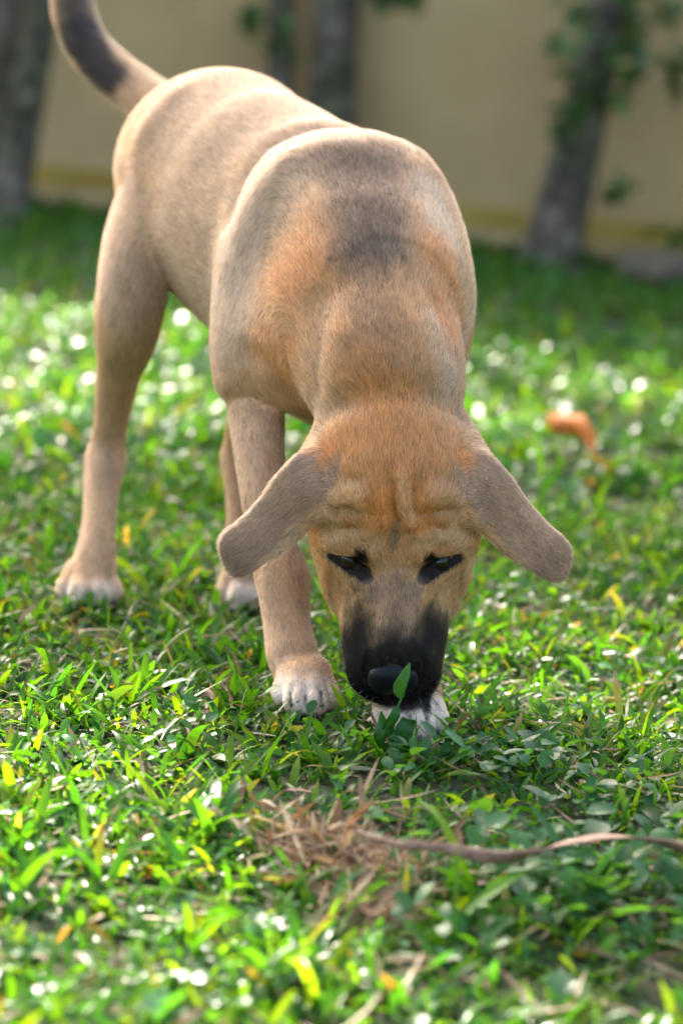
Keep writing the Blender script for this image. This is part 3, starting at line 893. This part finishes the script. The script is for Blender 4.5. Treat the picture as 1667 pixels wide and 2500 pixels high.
STRIP = np.array([G2(x, y) for x, y in ((865, 2040), (960, 2075), (1080, 2090), (1200, 2112), (1300, 2104), (1400, 2080), (1480, 2070), (1580, 2075), (1690, 2100))])
def strip_clear(xy):
    d2 = np.full(len(xy), 1e9)
    for a, b in zip(STRIP, STRIP[1:]):
        ab = b - a; t = np.clip(((xy - a) @ ab) / (ab @ ab), 0, 1); d2 = np.minimum(d2, ((xy - a - t[:, None] * ab) ** 2).sum(1))
    return np.clip(np.sqrt(d2) / 0.035, 0, 1)
lawn = []
def tufts(xy, per, Lr, Wr, seg, across, lean=(0.25, 1.15)):
    k = np.repeat(np.arange(len(xy)), per); n = len(k)
    b2 = xy[k] + rng.normal(0, 0.005, (n, 2))
    fc = foot_clear(b2); dr = dryness(b2)
    kp = (rng.random(n) < 0.25 + 0.75 * fc) & (rng.random(n) > dr * 0.97)
    b2 = b2[kp]; fc = fc[kp]; n = len(b2)
    tall = np.minimum(1, 0.35 + strip_clear(b2)) * np.exp(0.28 * waves(np.stack([b2[:, 0], b2[:, 1], b2[:, 0] * 0], 1), 14, 5))
    L = rng.uniform(*Lr, n) * np.exp(rng.normal(0, 0.22, n)) * (0.35 + 0.65 * fc) * tall
    W = rng.uniform(*Wr, n) * (0.6 + 0.4 * np.clip(L / Lr[1], 0.3, 1.3))
    col = greens(n); tip = col * rng.uniform(0.85, 1.25, (n, 1))
    br = rng.random(n) < 0.10; tip[br] = straws(br.sum()) * 0.55
    al = rng.random(n) < 0.018; col[al] = straws(al.sum()) * 0.55; tip[al] = col[al]
    base = np.concatenate([b2, (z_of(b2) - 0.003)[:, None]], 1)
    th0 = rng.uniform(lean[0] * 0.3, lean[1], n)
    dth = rng.uniform(0.2, 1.5, n)
    dth = np.minimum(dth, 1.95 - th0)
    lawn.append(blades(base, rng.uniform(0, 6.283, n), th0, dth, L, W, col, tip, seg, across, 0.22,
                       rng.normal(0, 0.5, n), None, rng.normal(0, 0.12, n)))
XN = 0.72
# near lawn: understorey of small leaves, then broad blades
tufts(scatter(6800, -XN, XN, 1.25, 3.0), 5, (0.010, 0.024), (0.0032, 0.0064), 3, 2, (0.5, 1.5))
tufts(scatter(7200, -XN, XN, 1.25, 3.0), 5, (0.014, 0.035), (0.0038, 0.0074), 5, 3, (0.6, 1.45))
tufts(scatter(55, -XN, XN, 1.25, 3.0), 4, (0.036, 0.058), (0.0065, 0.0105), 6, 3, (0.4, 1.2))
tufts(scatter(1500, -XN, XN, 1.25, 3.0), 4, (0.018, 0.042), (0.0014, 0.0026), 4, 2, (0.2, 1.3))
# lawn behind the dog, to the wall and to both sides
tufts(scatter(9000, -1.3, 1.3, 3.0, 6.3), 4, (0.018, 0.042), (0.0050, 0.0100), 4, 2, (0.4, 1.3))
tufts(scatter(4500, -1.3, 1.3, 3.0, 6.3), 4, (0.012, 0.030), (0.0040, 0.0080), 2, 2, (0.5, 1.4))
for sx in (-1, 1):
    tufts(scatter(2500, min(sx * XN, sx * 2.2), max(sx * XN, sx * 2.2), 1.0, 3.0), 4, (0.025, 0.055), (0.006, 0.010), 3, 2)
    tufts(scatter(2500, min(sx * 1.3, sx * 2.6), max(sx * 1.3, sx * 2.6), 3.0, 6.3), 4, (0.025, 0.055), (0.006, 0.010), 3, 2)
# leaning broad leaves of creeping weeds
def weeds(xy, n_leaf, size):
    k = np.repeat(np.arange(len(xy)), n_leaf); n = len(k)
    b2 = xy[k] + rng.normal(0, 0.004, (n, 2)); kp = (rng.random(n) < foot_clear(b2)) & (rng.random(n) > dryness(b2))
    b2 = b2[kp]; k = k[kp]; n = len(b2)
    hgt = rng.uniform(0.006, 0.024, n)
    base = np.concatenate([b2, (z_of(b2) + hgt)[:, None]], 1)
    col = np.array([(0.040, 0.125, 0.040)]) * np.exp(rng.normal(0, 0.2, (n, 1))); tip = col * 1.15
    t = np.linspace(0, 1, 7); prof = np.interp(t, [0, .1, .3, .55, .8, .93, 1], [.10, .45, .92, 1, .75, .38, .03])
    L = size * np.exp(rng.normal(0, 0.25, n))
    lawn.append(blades(base, rng.uniform(0, 6.283, n), rng.uniform(0.7, 1.35, n), rng.uniform(0.05, 0.6, n), L, L * rng.uniform(0.48, 0.7, n), col, tip, 6, 3, 0.18, rng.normal(0, 0.25, n), prof))
def gauss(c, r, n): return np.array(c) + rng.normal(0, r, (n, 2))
weeds(scatter(420, -XN, XN, 1.25, 3.0), 4, 0.011)
weeds(gauss(G2(1280, 1900), 0.05, 40), 4, 0.014)
weeds(gauss(G2(1450, 2200), 0.07, 110), 4, 0.015)
weeds(scatter(1500, -1.2, 1.2, 3.0, 5.6), 4, 0.018)
grass = joined("grass", lawn, mgrass)
tag(grass, "short broad bladed green lawn grass covering the ground", "grass", kind="stuff")

# thatch: dead blades lying between the living ones
th = []
def thatch(xy, Lr, Wr, flat=(1.1, 1.65)):
    n = len(xy); col = straws(n)
    base = np.concatenate([xy, (z_of(xy) + rng.uniform(0.001, 0.010, n))[:, None]], 1)
    th.append(blades(base, rng.uniform(0, 6.283, n), rng.uniform(*flat, n), rng.uniform(-0.3, 0.5, n), rng.uniform(*Lr, n), rng.uniform(*Wr, n), col, col * 0.9, 3, 2, 0, rng.normal(0, 0.6, n), None, rng.normal(0, 0.2, n)))
thatch(scatter(2200, -XN, XN, 1.25, 3.0), (0.02, 0.05), (0.0010, 0.0035))
for c, r in DRY: thatch(gauss(c, r * 0.6, int(9000 * r)), (0.015, 0.045), (0.0008, 0.0026), (0.8, 1.6))
thatch(gauss(G2(800, 2085), 0.03, 60), (0.02, 0.04), (0.003, 0.006), (0.3, 1.2))
tag(joined("dead_grass", th, mdry), "dry straw coloured dead grass lying in the lawn", "grass", kind="stuff")

# ------------------------------------------------------------------ trees
mbark = Mat("bark"); oc = mbark.obj()
bk = mbark.ramp(mbark.noise(28, 6, 0.65, oc), [(0.32, (0.030, 0.023, 0.015)), (0.50, (0.11, 0.082, 0.055)), (0.68, (0.25, 0.20, 0.145))])
li = mbark.ramp(mbark.noise(6, 4, 0.6, oc), [(0.45, (1, 1, 1)), (0.62, (0.55, 0.68, 0.48))])
mbark.base(mbark.mix(0.8, bk, li, 'MULTIPLY'), 0.9, 0.2); mbark.bump(mbark.noise(60, 6, 0.7, oc), 0.9, 0.012)
mtree = leaf_material("tree_leaf", 0.35, 0.38, 0.5, (1.4, 1.3, 0.5))

def tube(pts, radii, ns=14, rough=0.0, seed=1):
    pts = np.asarray(pts, float); r = np.random.default_rng(seed)
    V = []; n = len(pts)
    ph = r.uniform(0, 6.28, 4)
    for i in range(n):
        d = norm(pts[min(i + 1, n - 1)] - pts[max(i - 1, 0)])
        a = norm(np.cross(d, (0.3, 1, 0.1))); b = np.cross(d, a)
        for j in range(ns):
            an = 2 * math.pi * j / ns
            rr = radii[i] * (1 + rough * (math.sin(3 * an + ph[0] + i * .4) + 0.6 * math.sin(5 * an + ph[1] - i * .7)))
            V.append(pts[i] + (a * math.cos(an) + b * math.sin(an)) * rr)
    k = np.arange((n - 1) * ns); i, j = k // ns, k % ns
    Fq = np.stack([i * ns + j, i * ns + (j + 1) % ns, (i + 1) * ns + (j + 1) % ns, (i + 1) * ns + j], 1)
    return np.array(V), Fq
def tube_path(a, b, c, n=12):
    t = np.linspace(0, 1, n)[:, None]
    return (1 - t) ** 2 * a + 2 * t * (1 - t) * b + t ** 2 * c
def leaf_cloud(centres, radii, counts, size):
    parts = []
    for c, r, n in zip(centres, radii, counts):
        v = rng.normal(size=(n, 3)); v = norm(v) * (rng.random((n, 1)) ** (1 / 2.2)) * np.array(r)
        n_ = n
        col = np.array([(0.045, 0.11, 0.022)]) * np.exp(rng.normal(0, 0.3, (n_, 1)))
        t = np.linspace(0, 1, 5); prof = np.interp(t, [0, .15, .4, .75, 1], [.15, .7, 1, .7, .03])
        L = size * np.exp(rng.normal(0, 0.22, n_))
        parts.append(blades(np.array(c) + v, rng.uniform(0, 6.283, n_), rng.uniform(0.3, 2.2, n_), rng.uniform(0.1, 0.6, n_), L, L * 0.48, col, col * 1.1, 4, 2, 0, rng.normal(0, 0.6, n_), prof))
    return parts

def tree(label, foot, lean_top, r0, r1, limbs, clouds, sprigs=(), seed=1, size=0.06, name="tree"):
    """trunk from foot to lean_top, limbs to leaf clouds"""
    foot = np.asarray(foot, float); top = np.asarray(lean_top, float)
    t_ = empty(name, (foot[0], foot[1], 0))
    tag(t_, label, "tree", "trees along the wall")
    mid = (foot + top) / 2 + np.array([0.02, 0, 0])
    p = tube_path(foot - UP * 0.05, mid, top, 26)
    rad = np.interp(np.linspace(0, 1, 26), [0, .05, .2, 1], [r0 * 1.7, r0 * 1.25, r0, r1])
    V, Fq = tube(p, rad, 16, 0.045, seed)
    mesh_obj("trunk", V, Fq, mbark.m, t_)
    for k, (c, r, n) in enumerate(clouds):
        a = p[-1 - (k % 6)]; c = np.asarray(c, float)
        V, Fq = tube(tube_path(a, (a + c) / 2 + UP * 0.25, c, 10), np.linspace(r1 * 0.7, 0.008, 10), 8, 0.03, seed + k)
        mesh_obj("limb", V, Fq, mbark.m, t_)
    if clouds:
        joined("crown", leaf_cloud([c[0] for c in clouds], [c[1] for c in clouds], [c[2] for c in clouds], size), mtree, t_)
    if sprigs:
        joined("sprigs", leaf_cloud([s[0] for s in sprigs], [s[1] for s in sprigs], [s[2] for s in sprigs], 0.045), mtree, t_)["kind"] = "stuff"
    return t_

def sunward(p, z):
    """the point at height z that stands between the sun and p"""
    p = np.asarray(p, float); return p + SUND * ((z - p[2]) / SUND[2])

def up_from(px0, py0, px1, py1, D, height):
    """a trunk line seen through two photo pixels at distance D, carried on to a height"""
    a = P(px0, py0, D); b = P(px1, py1, D); d = (b - a) / (b - a)[2]
    return np.array([a[0] - d[0] * a[2], a[1] - d[1] * a[2], 0]), a + d * (height - a[2])

# unseen leafy boughs, added sunward to shade the dog and parts of the lawn
shade = []
def bough(px, py, D, r, n, z):
    shade.append((sunward(P(px, py, D), z), r, n))
bough(600, 330, 2.48, (.15, .15, .10), 1000, 2.3)
bough(830, 420, 2.34, (.17, .20, .10), 1500, 2.1)
g = G(300, 1250); shade.append((sunward(g, 2.0), (.24, .22, .12), 1500))
g = G(420, 1560); shade.append((sunward(g, 2.1), (.24, .13, .10), 1000))
g = G(60, 1520); shade.append((sunward(g, 2.1), (.14, .14, .10), 450))
g = G(1400, 2150); shade.append((sunward(g, 2.0), (.20, .14, .12), 700))
g = G(830, 1150); shade.append((sunward(g, 2.2), (.14, .25, .10), 420))
g = G(1560, 1380); shade.append((sunward(g, 2.0), (.08, .12, .10), 200))

f_, t_ = up_from(15, 480, 95, 0, 5.55, 1.9)
tree("slim grey trunked tree at the left edge by the wall", f_, t_, 0.034, 0.028, [], shade[:4], seed=3)
f_, t_ = up_from(-75, 470, 10, 0, 5.75, 1.9)
tree("dark tree cut off by the left edge behind the slim grey one", f_, t_, 0.035, 0.03, [], [(t_ + np.array([-0.5, 0.1, 0.6]), (.5, .4, .3), 900)], seed=4)
f_, t_ = up_from(678, 330, 680, 0, 5.75, 1.9)
tree("thin dark trunked tree beside the mossy trunk behind the dog's back", f_, t_, 0.026, 0.022, [], shade[4:6], [(P(620, 60, 5.7), (.03, .03, .03), 14), (P(690, 90, 5.65), (.02, .02, .06), 16)], seed=5)
f_, t_ = up_from(800, 400, 815, 0, 5.70, 1.9)
tree("mossy grey green tree trunk right of the thin dark one", f_, t_, 0.046, 0.04, [], shade[6:], [(P(965, -10, 5.5), (.06, .05, .03), 60)], seed=6)
f_, t_ = up_from(1335, 600, 1478, 0, 5.50, 1.9)
tree("leaning tree with leafy sprigs standing at the right of the lawn", f_, t_, 0.044, 0.038, [], [(t_ + np.array([0.5, 0.2, 0.5]), (.55, .4, .3), 1200), (t_ + np.array([0.1, -0.4, 0.7]), (.4, .4, .3), 700)],
     [(P(1400, 30, 5.4), (.05, .04, .05), 18), (P(1570, 40, 5.4), (.07, .05, .06), 40), (P(1350, 140, 5.4), (.035, .03, .03), 16), (P(1440, 140, 5.4), (.03, .03, .10), 20), (P(1545, 90, 5.4), (.03, .03, .06), 16), (P(1395, 290, 5.45), (.02, .03, .07), 26), (P(1530, 215, 5.4), (.03, .03, .05), 26), (P(1505, 480, 5.4), (.025, .03, .04), 18), (P(1655, 170, 5.4), (.03, .03, .07), 40), (P(1660, 590, 5.4), (.04, .04, .06), 26)], seed=7)

# ------------------------------------------------------------------ small things on the lawn
def ribbon(pts, widths, rolls, mat, name, cup=0.3, across=5, thick=0.0012, side=None):
    pts = np.asarray(pts, float); n = len(pts); V = []; 
    for side_ in (1, -1):
        for i in range(n):
            d = norm(pts[min(i + 1, n - 1)] - pts[max(i - 1, 0)])
            s0 = norm(np.cross(d, UP)) if side is None else norm(side - d * (side @ d)); u0 = np.cross(s0, d)
            c, s = math.cos(rolls[i]), math.sin(rolls[i]); S_ = s0 * c + u0 * s; N_ = u0 * c - s0 * s
            for u_ in np.linspace(-1, 1, across):
                V.append(pts[i] + S_ * u_ * widths[i] / 2 + N_ * (cup * u_ * u_ * widths[i] / 2 + side_ * thick / 2))
    Fc = []; o = n * across
    for i in range(n - 1):
        for j in range(across - 1):
            q = (i * across + j, i * across + j + 1, (i + 1) * across + j + 1, (i + 1) * across + j)
            Fc.append(q); Fc.append(tuple(o + k for k in q[::-1]))
        Fc.append((i * across, (i + 1) * across, o + (i + 1) * across, o + i * across))
        e = across - 1
        Fc.append(((i + 1) * across + e, i * across + e, o + i * across + e, o + (i + 1) * across + e))
    return mesh_obj(name, V, Fc, mat)
def catmull(p, sub=6):
    p = np.asarray(p, float); q = np.concatenate([[2 * p[0] - p[1]], p, [2 * p[-1] - p[-2]]]); out = []
    for i in range(1, len(q) - 2):
        for t in np.arange(sub) / sub:
            a, b, c, d = q[i - 1:i + 3]
            out.append(0.5 * (2 * b + (c - a) * t + (2 * a - 5 * b + 4 * c - d) * t * t + (3 * b - a - 3 * c + d) * t ** 3))
    out.append(p[-1]); return np.array(out)

ms = Mat("dry_strip"); oc = ms.obj()
ms.base(ms.ramp(ms.noise(90, 5, 0.6, oc), [(0.3, (0.12, 0.055, 0.030)), (0.55, (0.24, 0.125, 0.075)), (0.8, (0.36, 0.22, 0.15))]), 0.55, 0.4)
ms.bump(ms.noise(300, 4, 0.6, oc), 0.5, 0.003)
sp = [(865, 2028, .034), (960, 2060, .034), (1080, 2070, .036), (1200, 2094, .036), (1300, 2084, .038), (1400, 2058, .040), (1480, 2046, .040), (1580, 2052, .040), (1690, 2080, .038), (1790, 2130, .034)]
P3 = catmull([G(x, y, z) for x, y, z in sp], 5); nP = len(P3)
wd_ = np.interp(np.linspace(0, 1, nP), [0, .12, .3, .6, .9, 1], [.0015, .004, .0085, .0088, .0085, .004])
rl_ = 0.9 + 0.9 * np.sin(np.linspace(0, 7.5, nP))
o = ribbon(P3, wd_, rl_, ms.m, "dry_leaf_strip", 0.18)
tag(o, "long twisted brown dried leaf strip lying across the front lawn", "dry leaf")

mo = Mat("orange_leaf"); oc = mo.obj()
mo.base(mo.ramp(mo.noise(40, 5, 0.6, oc), [(0.3, (0.14, 0.035, 0.008)), (0.5, (0.34, 0.085, 0.008)), (0.75, (0.36, 0.13, 0.015))]), 0.6, 0.1)
la, lb = G(1335, 1010, .055), G(1450, 1100, .035)
t = np.linspace(0, 1, 14); lp = la[None] * (1 - t[:, None]) + lb[None] * t[:, None] + UP * (0.012 * np.sin(t * 3.1))[:, None]
o = ribbon(lp, 0.036 * np.interp(t, [0, .08, .3, .55, .85, 1], [.05, .6, 1, .75, .55, .04]), 0.5 * np.sin(t * 7), mo.m, "fallen_leaf", 0.6, 7, 0.0012, norm(RGT * 0.7 + UPV * 0.5 - FWD * 0.5))
tag(o, "curled orange fallen leaf lying on the lawn behind the dog's ear", "leaf")

# sprig standing in front of the dog's nose
sg = empty("grass_sprig", tuple(G(960, 1830)))
tag(sg, "upright green sprig with a pointed leaf in front of the black nose", "plant")
def stem(pts, r0, r1, parent, name="stem"):
    q = catmull(pts, 5); V, Fq = tube(q, np.linspace(r0, r1, len(q)), 8)
    o = mesh_obj(name, V, Fq, mgrass, parent); a = o.data.attributes.new("tint", 'FLOAT_COLOR', 'POINT')
    a.data.foreach_set("color", np.tile(np.array([.06, .15, .03, 1], np.float32), len(V)))
    return o
def sprig_leaf(pts, w, roll, parent, colr=(0.075, 0.20, 0.028), name="leaf"):
    q = catmull(pts, 5); n = len(q); t = np.linspace(0, 1, n)
    o = ribbon(q, w * np.interp(t, [0, .12, .4, .75, .93, 1], [.12, .7, 1, .7, .25, .03]), np.full(n, roll), mgrass, name, 0.35, 5, 0.0006, RGT)
    a = o.data.attributes.new("tint", 'FLOAT_COLOR', 'POINT')
    a.data.foreach_set("color", np.tile(np.array([*colr, 1], np.float32), len(o.data.vertices)))
    o.parent = parent; o.matrix_parent_inverse = Matrix.Translation(-parent.location)
Ds = 2.045
stem([P(945, 1845, Ds + .02), P(955, 1790, Ds + .01), P(968, 1735, Ds), P(982, 1700, Ds)], .0011, .0007, sg)
sprig_leaf([P(980, 1706, Ds), P(976, 1680, Ds - .002), P(988, 1652, Ds - .004), P(1001, 1618, Ds - .002)], .0100, 0.35, sg)
sprig_leaf([P(955, 1795, Ds + .01), P(945, 1770, Ds), P(962, 1745, Ds - .004), P(970, 1722, Ds - .002)], .0105, -0.4, sg, (0.045, 0.14, 0.028))
sprig_leaf([P(940, 1835, Ds + .01), P(928, 1800, Ds), P(935, 1765, Ds), P(930, 1735, Ds)], .0090, 0.5, sg, (0.05, 0.15, 0.028))
sprig_leaf([P(960, 1830, Ds + .01), P(985, 1790, Ds), P(1000, 1760, Ds), P(1012, 1758, Ds - .005)], .014, 0.3, sg, (0.04, 0.125, 0.03))

# pale stone under the trees
mst = Mat("stone"); oc = mst.obj()
mst.base(mst.ramp(mst.noise(14, 6, 0.6, oc), [(0.3, (0.06, 0.045, 0.028)), (0.7, (0.14, 0.105, 0.065))]), 0.9, 0.2); mst.bump(mst.noise(30, 5, 0.6, oc), 0.6, 0.01)
V, Fc = uv_sphere(1.0, 28, 16)
V = V * (1 + 0.12 * waves(V, 2.2, 31)[:, None] + 0.05 * waves(V, 6, 32)[:, None]) * np.array([0.085, 0.06, 0.040])
sc_ = G(1610, 695); o = mesh_obj("stone", V + sc_ + UP * 0.022, Fc, mst.m)
tag(o, "low grey stone lying at the right edge near the leaning tree", "stone")
